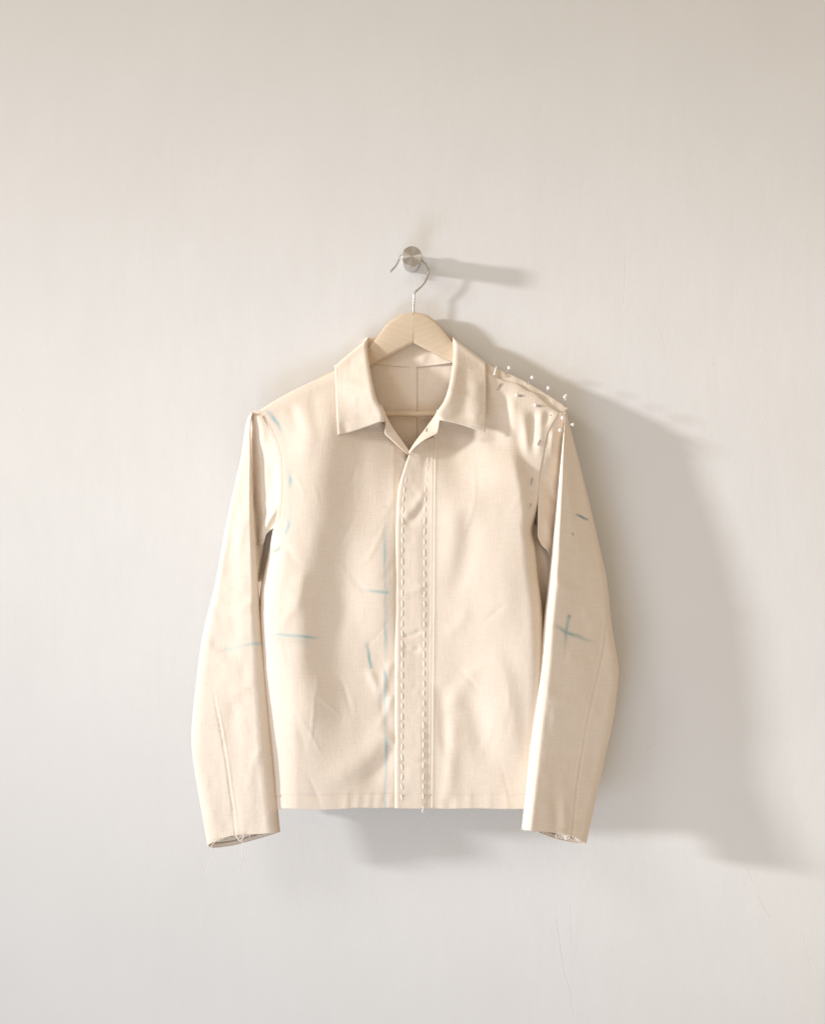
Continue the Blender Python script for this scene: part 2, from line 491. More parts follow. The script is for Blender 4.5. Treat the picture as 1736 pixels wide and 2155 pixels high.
def to_obj(name, pts, dep, mat, parent, wrap=None, thick=0.0011):
    """pts (nv, nu, 2) and depth (nv, nu) -> mesh; wrap = {'l': (depth, inset), ...} turns an edge back"""
    wrap = wrap or {}
    pts = pts.copy(); dep = dep.copy()
    def strip(edge_p, edge_d, inner_p, drop, inset, n=7):
        ps, ds = [], []
        dirn = inner_p - edge_p
        ln = np.linalg.norm(dirn, axis=-1, keepdims=True); dirn = dirn / np.maximum(ln, 1e-6)
        for i in range(1, n + 1):
            a = i / n
            ps.append(edge_p + dirn * inset * a ** 1.5)
            ds.append(edge_d - drop * a)
        return ps, ds
    if 'l' in wrap:
        ps, ds = strip(pts[:, 0], dep[:, 0], pts[:, 8], *wrap['l'])
        pts = np.concatenate([np.stack(ps[::-1], 1), pts], 1); dep = np.concatenate([np.stack(ds[::-1], 1), dep], 1)
    if 'r' in wrap:
        ps, ds = strip(pts[:, -1], dep[:, -1], pts[:, -9], *wrap['r'])
        pts = np.concatenate([pts, np.stack(ps, 1)], 1); dep = np.concatenate([dep, np.stack(ds, 1)], 1)
    if 't' in wrap:
        ps, ds = strip(pts[0], dep[0], pts[8], *wrap['t'])
        pts = np.concatenate([np.stack(ps[::-1], 0), pts], 0); dep = np.concatenate([np.stack(ds[::-1], 0), dep], 0)
    if 'b' in wrap:
        ps, ds = strip(pts[-1], dep[-1], pts[-9], *wrap['b'])
        pts = np.concatenate([pts, np.stack(ps, 0)], 0); dep = np.concatenate([dep, np.stack(ds, 0)], 0)
    nv, nu = dep.shape
    k = S * (1 - dep / DP)
    V = np.stack([(pts[..., 0] - CX) * k, -dep * S, (CY - pts[..., 1]) * k], -1).reshape(-1, 3)
    uv = (pts / 1000.0).reshape(-1, 2)
    o = mesh_obj(name, V.tolist(), grid_faces(nv, nu), mat, parent, uvs=uv)
    if mat is M_FRONT: ink_layer(o, uv, front_marks)
    if thick:
        s = o.modifiers.new("cloth_thickness", 'SOLIDIFY'); s.thickness = thick; s.offset = -1.0
    return o

# ------------------------------------------------------------------ the jacket
jacket = empty("jacket")
jacket.location = (0, 0, 0)
tag(jacket, "unfinished cream canvas jacket with blue pen marks, hanging on the wooden hanger", "jacket")

def base_front(y):
    return np.interp(y, [700, 760, 800, 860, 950, 1100, 1300, 1500, 1705], [38, 50, 66, 82, 97, 107, 115, 121, 127])

_cr = random.Random(21)
CREASES = []
for _i in range(46):
    _x, _y = _cr.uniform(575, 1135), _cr.uniform(900, 1640)
    _a = _cr.gauss(0.0, 0.45) + (0.25 if _x < 760 else -0.2)
    _l = _cr.uniform(45, 150)
    CREASES.append((_x, _y, _x + math.sin(_a) * _l, _y + math.cos(_a) * _l, _cr.choice((-1, 1)) * _cr.uniform(0.25, 0.75), _cr.uniform(4.0, 8.5)))
def F(x, y):
    """height of the chest cloth off the wall"""
    d = base_front(y)
    # long drapes of the wearer-right front (picture left)
    d = d + fold(x, y, [(694, 800), (686, 880), (672, 950), (660, 1020), (657, 1090), (642, 1170), (630, 1240), (620, 1320), (626, 1420), (650, 1530), (655, 1640)], 27, 85, 62, (0.13, 0.45))
    d = d + fold(x, y, [(618, 1320), (624, 1500), (630, 1720)], 17, 42, 130, (0.5, 0.0))
    d = d + fold(x, y, [(818, 870), (848, 945), (858, 1000), (856, 1075)], -14, 62, 40, (0.15, 0.6))
    d = d + fold(x, y, [(962, 850), (958, 930), (975, 1000), (985, 1070)], -19, 55, 66, (0.2, 0.5))
    d = d + fold(x, y, [(640, 838), (648, 900), (640, 990)], 3.5, 22, 20, (0.3, 0.5))
    d = d + fold(x, y, [(612, 845), (622, 885), (634, 930)], -2.2, 13, 12, (0.2, 0.5))
    d = d + fold(x, y, [(668, 812), (660, 860), (668, 930)], -2.2, 15, 15, (0.3, 0.5))
    d = d + fold(x, y, [(800, 1040), (806, 1240), (800, 1420)], 8, 60, 40, (0.4, 0.4))
    d = d + fold(x, y, [(712, 1330), (722, 1480), (706, 1630)], -4, 44, 40, (0.4, 0.4))
    d = d + fold(x, y, [(632, 1225), (640, 1330), (622, 1460)], 4, 40, 30, (0.3, 0.4))
    d = d + fold(x, y, [(650, 1390), (655, 1470), (640, 1560)], 2.0, 34, 30, (0.4, 0.4))
    d = d + fold(x, y, [(830, 1530), (780, 1585), (720, 1630), (660, 1648)], 5, 28, 24, (0.15, 0.45))
    d = d + fold(x, y, [(835, 1565), (800, 1620), (750, 1665)], -3, 18, 18, (0.1, 0.4))
    d = d + fold(x, y, [(772, 1400), (790, 1440), (806, 1490)], 2.4, 9, 9, (0.3, 0.4))
    d = d + fold(x, y, [(826, 1385), (812, 1430), (800, 1480)], 2.4, 9, 9, (0.2, 0.4))
    d = d + fold(x, y, [(828, 1455), (812, 1500), (795, 1540)], 2.4, 9, 9, (0.2, 0.4))
    d = d + fold(x, y, [(795, 1440), (806, 1480), (812, 1530)], -2.4, 9, 9, (0.3, 0.4))
    d = d + fold(x, y, [(640, 1190), (628, 1260), (612, 1310)], 3, 18, 14, (0.3, 0.4))
    d = d + fold(x, y, [(600, 1140), (612, 1170), (632, 1200)], -1.3, 9, 9, (0.2, 0.5))
    d = d + fold(x, y, [(612, 1280), (600, 1310), (592, 1330)], 1.0, 9, 8, (0.3, 0.5))
    for k, xx in enumerate((728, 752, 775, 796, 818)):
        d = d + fold(x, y, [(xx + 5, 1655), (xx, 1705)], 1.0, 8, 7, (0.6, 0.0))
    # wearer-left front (picture right)
    d = d + fold(x, y, [(1064, 930), (1082, 1000), (1098, 1100), (1112, 1220), (1124, 1340), (1128, 1500), (1128, 1640)], 23, 150, 30, (0.10, 0.35))
    d = d + fold(x, y, [(1086, 880), (1100, 960), (1116, 1020)], -4, 13, 15, (0.3, 0.4))
    d = d + fold(x, y, [(1096, 850), (1104, 905), (1112, 985)], 4.5, 12, 11, (0.25, 0.5))
    d = d + fold(x, y, [(1126, 858), (1121, 905), (1120, 965)], -4.5, 9, 10, (0.2, 0.4))
    d = d + fold(x, y, [(1136, 852), (1137, 900), (1130, 985)], 3.5, 10, 9, (0.2, 0.5))
    d = d + fold(x, y, [(1155, 862), (1147, 890), (1140, 905)], -3, 7, 7, (0.2, 0.5))
    d = d + fold(x, y, [(1062, 815), (1060, 870), (1066, 930)], -3.5, 15, 14, (0.3, 0.4))
    d = d + fold(x, y, [(1078, 822), (1080, 870), (1086, 930)], 2.6, 11, 10, (0.3, 0.5))
    d = d + fold(x, y, [(1048, 815), (1040, 900), (1046, 960)], -4, 16, 20, (0.3, 0.3))
    d = d + fold(x, y, [(950, 1040), (958, 1120), (948, 1250)], 4, 26, 24, (0.3, 0.5))
    d = d + fold(x, y, [(990, 1060), (978, 1160), (952, 1290)], -4, 22, 26, (0.3, 0.4))
    d = d + fold(x, y, [(1015, 1385), (975, 1440), (942, 1510)], 2.2, 16, 18, (0.3, 0.3))
    d = d + fold(x, y, [(928, 1430), (934, 1520), (944, 1610)], -3.4, 14, 16, (0.2, 0.3))
    d = d + fold(x, y, [(950, 1490), (950, 1580), (944, 1690)], 3.0, 14, 16, (0.3, 0.1))
    d = d + fold(x, y, [(985, 1440), (1010, 1540), (1040, 1640)], -4.5, 24, 28, (0.3, 0.4))
    d = d + fold(x, y, [(1040, 1350), (1075, 1500), (1085, 1640)], 5, 40, 22, (0.3, 0.4))
    d = d + fold(x, y, [(930, 1345), (965, 1315), (990, 1270)], 1.4, 14, 14, (0.3, 0.4))
    for xx in (935, 962, 990, 1030, 1068):
        d = d + fold(x, y, [(xx, 1650), (xx - 2, 1705)], 0.9, 9, 8, (0.6, 0.0))
    # faint creases left by handling
    for (a, b_, c_, e_, am, w_) in CREASES:
        near = (np.abs(x - (a + c_) / 2) < 110) & (np.abs(y - (b_ + e_) / 2) < 130)
        if near.any():
            f_ = fold(x[near], y[near], [(a, b_), ((a + c_) / 2 + w_ * 0.7, (b_ + e_) / 2), (c_, e_)], am, w_, w_ * 0.8, (0.4, 0.4))
            d[near] += f_
    # general unevenness
    d = d + 1.8 * vnoise(x / 66.0 + 3.1, y / 170.0 + 7.7) + 0.30 * vnoise(x / 24.0 + 9.3, y / 60.0) + 0.06 * vnoise(x / 8.0, y / 14.0 + 5.0)
    return d

def Fs(x, y):
    a = F(np.array([[float(x)]]), np.array([[float(y)]]))
    return float(a[0, 0])

# ---- left front panel (picture left)
l = [(546, 865), (570, 913), (584, 957), (588, 1015), (586.5, 1052), (582, 1087), (576, 1110), (570, 1140), (564, 1172), (553, 1222), (547, 1256), (545, 1320), (547, 1450), (554, 1580), (562, 1703)]
r = [(764, 742), (778, 800), (797, 868), (816, 900), (828, 922), (842, 938), (860, 962), (868, 1000), (868, 1100), (868, 1300), (868, 1500), (868, 1700)]
t = [(546, 866), (585, 844), (630, 820), (705, 785), (764, 747)]
b = [(562, 1703), (610, 1702), (655, 1704.5), (705, 1703.5), (750, 1700.5), (800, 1700.5), (868, 1699)]
pts, us, vs = coons(l, r, t, b, 2.3)
x, y = pts[..., 0], pts[..., 1]
_b = np.clip((y - 1075) / 110.0, 0, 1); _b = _b * _b * (3 - 2 * _b)
dep = F(x, y) + edge_drop(pts, {'l': (46, 38)}) * _b + edge_drop(pts, {'l': (3, 1.2), 't': (12, 4), 'b': (3, 1.5)}) + edge_drop(pts, {'r': (12, 9)}) * (y < 970)
dep += groove(x, y, [(560, 1675), (650, 1675), (750, 1673), (866, 1670)], 2.6, 2.0)
dep += groove(x, y, [(550, 871), (590, 847), (632, 825), (708, 789)], 0.9, 1.6)
dep += groove(x, y, [(556, 868), (579, 912), (593, 957), (597, 1015), (595, 1052), (591, 1087), (585, 1110)], 0.6, 1.2)
dep -= 6 * np.clip((x - 828) / 30.0, 0, 1)
lf = to_obj("front_panel", pts, dep, M_FRONT, jacket, {'l': (40, 14), 't': (3, 0)})
lf['label'] = "jacket front with blue pen cross and lines"
pts, us, vs = coons([(545, 864), (547, 872)], [(764, 741), (764, 756)], [(545, 864), (585, 839), (630, 815), (705, 780), (764, 741)], [(547, 872), (585, 852), (630, 828), (705, 794), (764, 756)], 2.4)
x, y = pts[..., 0], pts[..., 1]
to_obj("back_yoke", pts, F(x, y) - 6.5 + edge_drop(pts, {'t': (6, 6)}), M_CANVAS, jacket, {'t': (22, 1)})

# ---- right front panel (picture right)
l = [(957, 742), (951, 790), (940, 840), (922, 885), (906, 925), (902, 1000), (901, 1100), (900, 1300), (898, 1500), (896, 1701)]
r = [(1177, 868), (1156, 904), (1149, 927), (1142, 966), (1135.5, 1000), (1132.5, 1040), (1128, 1080), (1120, 1115), (1125, 1150), (1131, 1211), (1142, 1298), (1146, 1420), (1141, 1560), (1134, 1702)]
t = [(957, 742), (1024, 782), (1057, 799.5), (1088, 808), (1107, 820.5), (1128, 829.5), (1157, 855.5), (1177, 868)]
b = [(896, 1701), (945, 1702.5), (1000, 1701.5), (1060, 1703), (1134, 1702)]
pts, us, vs = coons(l, r, t, b)
x, y = pts[..., 0], pts[..., 1]
_b = np.clip((y - 1040) / 90.0, 0, 1); _b = _b * _b * (3 - 2 * _b)
dep = F(x, y) + edge_drop(pts, {'r': (34, 30)}) * _b + edge_drop(pts, {'r': (3, 1.2), 't': (14, 4), 'b': (3, 1.5), 'l': (3, 1.6)})
_s = np.interp(y, [920, 1000, 1100, 1300, 1500, 1701], [914, 912, 911, 910, 908, 906])
dep -= 4.0 * np.clip((_s - x) / 4.0, 0, 1)
dep += 1.3 * np.exp(-((x - _s - 3) / 3.0) ** 2) * (x > _s - 2)
dep += groove(x, y, [(905, 1673), (1000, 1674), (1156, 1674)], 2.4, 2.0)
rf = to_obj("front_panel", pts, dep, M_CANVAS, jacket, {'r': (52, 12)})

# ---- placket (button stand with the basting)
l = [(860, 957), (850, 986), (839, 1025), (835.5, 1064), (832.5, 1142), (832, 1298), (831, 1500), (831, 1701)]
r = [(913, 920), (911.5, 1000), (910.5, 1100), (909.5, 1300), (907.5, 1500), (905.5, 1701)]
t = [(860, 957), (870, 946), (889, 929), (913, 920)]
b = [(831, 1701), (868, 1702), (905.5, 1701)]
def PL(x, y):
    d = base_front(y) + 4.5 - 7.0 * np.exp(-((y - 985) / 60.0) ** 2) * np.clip((x - 845) / 50.0, 0, 1) + 0.8 * vnoise(x / 40.0 + 2, y / 60.0) + 0.35 * vnoise(x / 12.0 + 8, y / 18.0)
    d = d + fold(x, y, [(905, 1015), (880, 1060), (845, 1095)], 3.5, 13, 11, (0.3, 0.2))
    d = d + fold(x, y, [(900, 1045), (876, 1085), (850, 1110)], -2.5, 10, 10, (0.3, 0.2))
    d = d + fold(x, y, [(845, 1340), (868, 1336), (890, 1325)], -2.0, 5, 5, (0.2, 0.2))
    d = d + fold(x, y, [(845, 1362), (868, 1370), (888, 1362)], -2.0, 6, 6, (0.2, 0.2))
    d = d + fold(x, y, [(838, 1600), (870, 1608), (900, 1600)], -1.4, 5, 5, (0.2, 0.2))
    d = d + fold(x, y, [(838, 1250), (870, 1245), (900, 1230)], 1.4, 8, 8, (0.2, 0.2))
    d = d + fold(x, y, [(836, 1080), (832, 1700)], 1.2, 8, 8, (0, 0))
    return d
stitch_l = spline([(856, 1002), (850.5, 1035), (848, 1065), (847, 1120), (846.5, 1300), (846, 1500), (845.5, 1698)], 200)
stitch_r = spline([(901, 958), (897.5, 1000), (895, 1040), (893.5, 1120), (893, 1300), (891.5, 1500), (890.5, 1704)], 200)
pts, us, vs = coons(l, r, t, b, 2.6)
x, y = pts[..., 0], pts[..., 1]
def stitch_pos(c, start, pitch):
    L = np.concatenate([[0], np.cumsum(np.linalg.norm(np.diff(c, axis=0), axis=1))])
    out = []; s = start; k = 0
    while s + 15 < L[-1]:
        ln = 13.0 + random.uniform(-2.0, 2.0)
        q = [np.array([np.interp(s + f * ln, L, c[:, 0]), np.interp(s + f * ln, L, c[:, 1])]) for f in (0, 0.25, 0.5, 0.75, 1)]
        out.append(q); s += pitch + random.uniform(-1.6, 1.6)
    return out
st_rows = [stitch_pos(stitch_l, 2, 21.8), stitch_pos(stitch_r, 3, 21.6)]
def dimples(x, y):
    d = np.zeros(x.shape)
    for row in st_rows:
        for q in row:
            for e in (q[0], q[-1]):
                d -= 0.15 * np.exp(-(((x - e[0]) / 7.0) ** 2 + ((y - e[1]) / 4.0) ** 2))
            m = q[2]
            d -= 0.1 * np.exp(-(((x - m[0]) / 4.0) ** 2 + ((y - m[1]) / 6.0) ** 2))
    return d
pd = PL(x, y) + dimples(x, y) + edge_drop(pts, {'l': (7, 5.5), 'b': (3, 1.5)})
_k = np.clip((x - 882) / 26.0, 0, 1); _k = _k * _k * (3 - 2 * _k)
pd = pd * (1 - _k) + (F(x, y) + 0.4) * _k
pd += groove(x, y, [(831, 1673), (868, 1673), (905, 1673)], 2.2, 2.0) + groove(x, y, [(908, 925), (906.5, 1000), (905.5, 1100), (904.5, 1300), (902.5, 1500), (900.5, 1701)], 0.7, 1.2)
placket = to_obj("placket", pts, pd, M_CANVAS, jacket, {'l': (5, 1.5)})

def thread_on(name, q, dfun, parent, r=1.5, lift=1.9):
    p3 = []
    for i, e in enumerate(q):
        f = i / (len(q) - 1)
        d = dfun(e[0], e[1]) + lift * math.sin(math.pi * f) ** 0.6 - 0.25
        p3.append(P(e[0], e[1], d))
    return tube(name, p3, r * S, M_THREAD, parent, seg=6)
def PLs(a, b):
    a = np.array([[a]]); b = np.array([[b]])
    k = np.clip((a - 882) / 26.0, 0, 1); k = k * k * (3 - 2 * k)
    return float(((PL(a, b) + dimples(a, b)) * (1 - k) + (F(a, b) + 0.4) * k)[0, 0])
for row in st_rows:
    for q in row:
        j = random.uniform(-0.7, 0.7)
        q = [e + np.array([j * (i - 2) / 2, 0]) for i, e in enumerate(q)]
        up = min(1.0, max(0.0, (q[0][1] - 1000) / 80.0))
        thread_on("basting_stitch", q, PLs, placket, 0.7 + 0.5 * up, 0.5 + 0.1 * up)
tube("loose_thread", [P(890.5, 1696, 134), P(890, 1703, 133), P(888.5, 1708, 131), P(890, 1711, 131)], 1.1 * S, M_THREAD, placket, 6)

# ---- back panels (seen through the neck and past the sides)
def BK(x, y):
    return np.interp(y, [720, 800, 1000, 1705], [10, 15, 26, 36]) + 1.5 * vnoise(x / 60 + 30, y / 80) + 0.4 * vnoise(x / 15 + 3, y / 25)
pts, us, vs = coons([(548, 870), (600, 1000), (600, 1120), (575, 1240), (560, 1400), (562, 1698)], [(878, 764), (878, 900), (877, 1200), (876, 1698)],
                    [(548, 870), (630, 822), (710, 782), (790, 764), (878, 764)], None, 5.0)
x, y = pts[..., 0], pts[..., 1]
dep = BK(x, y) + 3.5 + groove(x, y, [(866, 764), (866, 1000)], 0.8, 1.3) + groove(x, y, [(862, 764), (862, 1000)], 0.7, 1.2) + edge_drop(pts, {'r': (4, 2.5)})
to_obj("back_panel", pts, dep, M_CANVAS, jacket, {'r': (3.5, 0.5)})
pts, us, vs = coons([(872, 764), (872, 900), (871, 1200), (870, 1698)], [(1180, 870), (1140, 1000), (1130, 1120), (1140, 1240), (1146, 1400), (1134, 1698)],
                    [(872, 764), (950, 764), (1040, 790), (1110, 820), (1180, 870)], None, 5.0)
x, y = pts[..., 0], pts[..., 1]
to_obj("back_panel", pts, BK(x, y), M_CANVAS, jacket)

# ---- neck facing (inside of the collar band)
pts, us, vs = coons([(772, 711), (774, 735), (782, 768)], [(953, 710), (952, 735), (946, 764)], [(772, 711), (800, 706), (870, 702), (925, 705), (953, 710)], [(782, 766), (796, 767), (870, 772.5), (942, 765), (946, 763)], 3)
x, y = pts[..., 0], pts[..., 1]
dep = 15 + 0.06 * (y - 710) + 1.0 * vnoise(x / 30, y / 30) + edge_drop(pts, {'b': (3, 1.2)}) + groove(x, y, [(782, 763), (796, 763.5), (870, 768.5), (942, 761), (946, 759)], 0.6, 1.2)
dep += fold(x, y, [(920, 735), (926, 758)], 2, 9, 8) + fold(x, y, [(870, 740), (900, 760)], 1.5, 12, 12)
dep += 16 * np.clip(np.abs(x - 862) / 90.0 - 0.55, 0, 1) ** 1.5
to_obj("neck_facing", pts, dep, M_CANVAS, jacket)

# ---- collar leaves
def leaf(l, r, t, b, inner, name="collar"):
    pts, us, vs = coons(l, r, t, b, 2.6)
    x, y = pts[..., 0], pts[..., 1]
    e = np.linalg.norm(pts - (pts[:, -1:] if inner == 'r' else pts[:, :1]), axis=2)      # from the roll line
    w = np.linalg.norm(pts[:, -1:] - pts[:, :1], axis=2)
    u = np.clip(e / w, 0, 1)
    v = np.broadcast_to(vs[:, None], u.shape)
    outer = F(x, y) * 0 + base_front(y) + np.interp(v, [0, 0.25, 1], [4, 9, 12 if inner == 'r' else 20])
    roll = base_front(y) + np.interp(v, [0, 0.25, 0.6, 1], [2, 22, 38, 34])
    d = outer + (roll - outer) * (1 - u) ** 1.2
    top = np.clip(1 - v / 0.35, 0, 1)
    d = d - top ** 2 * np.interp(u, [0, 1], [16, 8])
    g = F(x, y) + 4.0
    d = 0.5 * (d + g + np.sqrt((d - g) ** 2 + 150.0)) - 2.0
    if inner == 'r':
        d = d + fold(x, y, [(738, 790), (742, 850), (736, 905)], 3.5, 34, 26, (0.2, 0.0))
        d = d + fold(x, y, [(722, 880), (728, 915)], -2, 10, 10, (0.4, 0))
    else:
        d = d + fold(x, y, [(980, 760), (972, 830), (966, 890)], -3.5, 16, 22, (0.2, 0.1))
        d = d + fold(x, y, [(1004, 790), (1000, 850), (1003, 905)], 3, 16, 14, (0.2, 0.1))
    d = d + 0.9 * vnoise(x / 34.0 + 60, y / 50.0) + 0.25 * vnoise(x / 9.0, y / 12.0)
    io, oo = ('r', 'l') if inner == 'r' else ('l', 'r')
    d = d + edge_drop(pts, {oo: (5, 3.4), 'b': (5, 3.2), io: (13, 11), 't': (9, 6)})
    ob = np.asarray(b, float); o1 = np.asarray(l if inner == 'r' else r, float)
    sgn = 1 if inner == 'r' else -1
    d = d + groove(x, y, ob + np.array([0, -6.0]), 0.8, 1.2) + groove(x, y, o1 + np.array([6.0 * sgn, 0]), 0.6, 1.2)
    return to_obj(name, pts, d, M_CANVAS, jacket, {io: (34, 10), 't': (14, 3), oo: (2, 1)})
leaf([(705, 770), (705.5, 800), (708, 860), (711.5, 915)], [(774, 711), (774, 740), (778, 770), (784, 805), (793, 840), (807, 866), (810, 886)],
     [(705, 770), (735, 744), (762, 722), (774, 711)], [(711.5, 915), (740, 909), (774, 897.5), (800, 888), (810, 886)], 'r', "collar_leaf")
leaf([(952, 710), (954, 743), (949.5, 784), (944, 815), (934, 844), (918, 870), (925, 884.5)], [(1022, 763), (1023, 800), (1022.5, 860), (1021, 910)],
     [(952, 710), (975, 727), (1003, 748), (1022, 763)], [(925, 884.5), (950, 889), (979, 897), (1005, 906), (1021, 910)], 'l', "collar_leaf")

# ---- collar stand ends (lapel corners below the leaves)
pts, us, vs = coons([(800, 852), (809, 880), (811, 889), (810.2, 900), (809.5, 909), (810, 913), (813, 917), (823, 926), (833, 935), (858, 957.5)], [(803, 850), (812, 872), (825, 897), (845, 926), (861, 949)], None, None, 2.2)
x, y = pts[..., 0], pts[..., 1]
uu = np.broadcast_to(us[None], x.shape)
dep = base_front(y) + 13 - 9 * uu - 6 * np.clip((y - 900) / 57, 0, 1) + edge_drop(pts, {'l': (3.5, 2.5)})
to_obj("collar_stand", pts, dep, M_CANVAS, jacket, {'l': (3, 0.8), 'r': (45, 4)})
pts, us, vs = coons([(919, 862), (917, 870), (897, 899), (876, 926), (860, 950)], [(926, 868), (925.3, 884), (923.5, 900), (921.3, 910), (919.5, 912.8), (916, 914.8), (905, 920), (889, 929), (872, 943), (861, 957)], None, None, 2.2)
x, y = pts[..., 0], pts[..., 1]
uu = np.broadcast_to(us[None], x.shape)
def stand_r(yy, u): return base_front(yy) + 4 + 11 * u
dep = stand_r(y, uu) + edge_drop(pts, {'r': (3.5, 2.5)})
cs = to_obj("collar_stand", pts, dep, M_CANVAS, jacket, {'l': (45, 4), 'r': (3, 0.8)})
M_DARK, _nt, _b = new_mat("buttonhole_thread"); _b.inputs['Base Color'].default_value = (0.42, 0.33, 0.22, 1); _b.inputs['Roughness'].default_value = 0.9
tube("buttonhole", [P(899.2, 901, 121), P(898, 905, 121), P(896.4, 909.5, 121)], 1.7 * S, M_DARK, cs, 6, lambda f: 0.5 + 0.6 * math.sin(math.pi * f))

# ---- shoulder seam allowance of the unfinished shoulder
pts, us, vs = coons([(1022, 763), (1022, 788)], [(1195.7, 858.5), (1180, 872)], [(1022, 763), (1046, 776), (1080, 790), (1113, 807), (1150, 829), (1195.7, 858.5)],
                    [(1022, 788), (1057, 808), (1088, 818), (1107, 830), (1128, 840), (1155, 860), (1180, 872)], 2.4)
x, y = pts[..., 0], pts[..., 1]
vv = np.broadcast_to(vs[:, None], x.shape)
dep = base_front(y) - 9 + 3 * vv + 0.6 * vnoise(x / 22.0 + 4, y / 22.0) + edge_drop(pts, {'t': (3, 2)})
dep += fold(x, y, [(1080, 785), (1086, 815)], 1.1, 9, 9, (0.2, 0)) + fold(x, y, [(1110, 800), (1122, 835)], 1.2, 10, 8, (0.2, 0)) + fold(x, y, [(1165, 838), (1160, 862)], 1.2, 10, 8, (0.2, 0))
to_obj("shoulder_flap", pts, dep, M_CANVAS, jacket, {'t': (36, 2)})

# ---- sleeves
def sleeve(front_l, front_r, ftop, fbot, bbot, prof, zmid, zup, zback, folds, mat, hand):
    """closed tube: front sheet with its own profile across (prof: u -> 0..1), back sheet, joined at both silhouettes"""
    pts, us, vs = coons(front_l, front_r, ftop, fbot, 2.4)
    x, y = pts[..., 0], pts[..., 1]
    pu = prof(us)[None]
    edge = np.interp(vs, [0, 0.25, 1], [0.55, 1, 1])[:, None]
    d = zmid(y) + zup(y) * pu * edge + folds(x, y)
    bp, _, _ = coons(front_l, front_r, ftop, bbot, 3.0)
    nb = 26
    bi = np.linspace(bp.shape[1] - 1, 0, nb).round().astype(int)[1:-1]
    ub = us[bi]
    # the two sheets must have the same row count
    nv = pts.shape[0]
    rows = np.linspace(0, bp.shape[0] - 1, nv).round().astype(int)
    bq = bp[rows][:, bi]
    db = d[:, :1] * (1 - ub[None]) + d[:, -1:] * ub[None] - zback(bq[..., 1]) * np.sqrt(np.clip(1 - (2 * ub[None] - 1) ** 2, 0, 1)) * edge
    allp = np.concatenate([pts, bq], 1); alld = np.concatenate([d, db], 1)
    k = S * (1 - alld / DP)
    V = np.stack([(allp[..., 0] - CX) * k, -alld * S, (CY - allp[..., 1]) * k], -1).reshape(-1, 3)
    uv = (allp / 1000.0)
    uv[:, pts.shape[1]:] += np.array([3.0, 0])            # the hidden back sheet carries no pen marks
    o = mesh_obj("sleeve", V.tolist(), grid_faces(allp.shape[0], allp.shape[1], True), mat, jacket, uvs=uv.reshape(-1, 2))
    ink_layer(o, uv, lsleeve_marks if hand == 'l' else rsleeve_marks)
    s = o.modifiers.new("cloth_thickness", 'SOLIDIFY'); s.thickness = 0.0012; s.offset = -1.0
    return o

ls_out = [(529, 868), (521, 882), (516, 905), (508, 960), (497, 1010), (478, 1095), (456, 1215), (450.6, 1240), (426, 1343), (411, 1459), (404, 1538), (406.5, 1596), (420, 1681), (437, 1779)]
ls_in = [(532, 868), (528, 900), (530, 965), (532, 1030), (535.4, 1095), (540, 1160), (543.6, 1215), (545, 1240), (551, 1331), (558.5, 1398), (567.6, 1505), (578, 1626), (587, 1718), (590.4, 1751)]
seam_l = [(447, 1440), (456, 1490), (466, 1540), (476, 1600), (484, 1660), (491, 1710), (496, 1758)]
def prof_l(u):
    a = np.sqrt(np.clip(1 - (1 - np.clip(u / 0.16, 0, 1)) ** 2, 0, 1)) * 0.34
    b_ = 0.66 * np.clip((u - 0.02) / 0.80, 0, 1) ** 0.9
    c = np.clip((u - 0.80) / 0.20, 0, 1)
    return (a + b_) * np.sqrt(np.clip(1 - c ** 2.4, 0, 1)) 
def folds_ls(x, y):
    d = 1.6 * vnoise(x / 40 + 12, y / 95) + 0.5 * vnoise(x / 16 + 2, y / 30 + 9) + 0.18 * vnoise(x / 8, y / 10)
    d += fold(x, y, [(505, 1000), (488, 1150), (480, 1300)], -3, 16, 18, (0.3, 0.4))
    d += fold(x, y, [(500, 1440), (490, 1520), (505, 1600)], -2.2, 16, 14, (0.4, 0.4))
    d += fold(x, y, [(545, 1250), (520, 1275), (480, 1290)], 2.6, 12, 12, (0.3, 0.5)) + fold(x, y, [(440, 1340), (470, 1365), (510, 1370)], -2.4, 12, 14, (0.3, 0.5)) + fold(x, y, [(545, 1420), (515, 1450), (470, 1462)], 2.0, 14, 12, (0.3, 0.5)) + fold(x, y, [(520, 1080), (505, 1130), (500, 1190)], 2.4, 10, 10, (0.3, 0.5)) + fold(x, y, [(560, 1560), (535, 1600), (520, 1680)], 1.9, 12, 10, (0.3, 0.5))
    sd, side, pos = seg_dist(x, y, list(spline(seam_l, 16)))
    e = np.clip(pos / 0.25, 0, 1)
    d += e * (-1.9 * np.exp(-(sd / 1.7) ** 2) + np.where(side > 0, 0, 0.6) * np.exp(-(sd / 9.0) ** 2))
    d += fold(x, y, [(p_[0] + 9, p_[1]) for p_ in seam_l], -0.6, 1.2, 1.2, (0.3, 0))
    return d
sl = sleeve(ls_out, ls_in, [(529, 868), (530.5, 867), (532, 868)], [(437, 1779), (446, 1774), (470, 1764), (497, 1757.5), (545, 1755), (590.4, 1751)],
            [(437, 1779), (447, 1784), (490, 1779), (540, 1766), (590.4, 1751)], prof_l,
            lambda yy: np.interp(yy, [860, 1000, 1300, 1780], [82, 85, 95, 117]), lambda yy: np.interp(yy, [860, 1000, 1300, 1780], [16, 22, 28, 31]),
            lambda yy: np.interp(yy, [860, 1000, 1780], [8, 22, 30]), folds_ls, M_LSLEEVE, 'l')

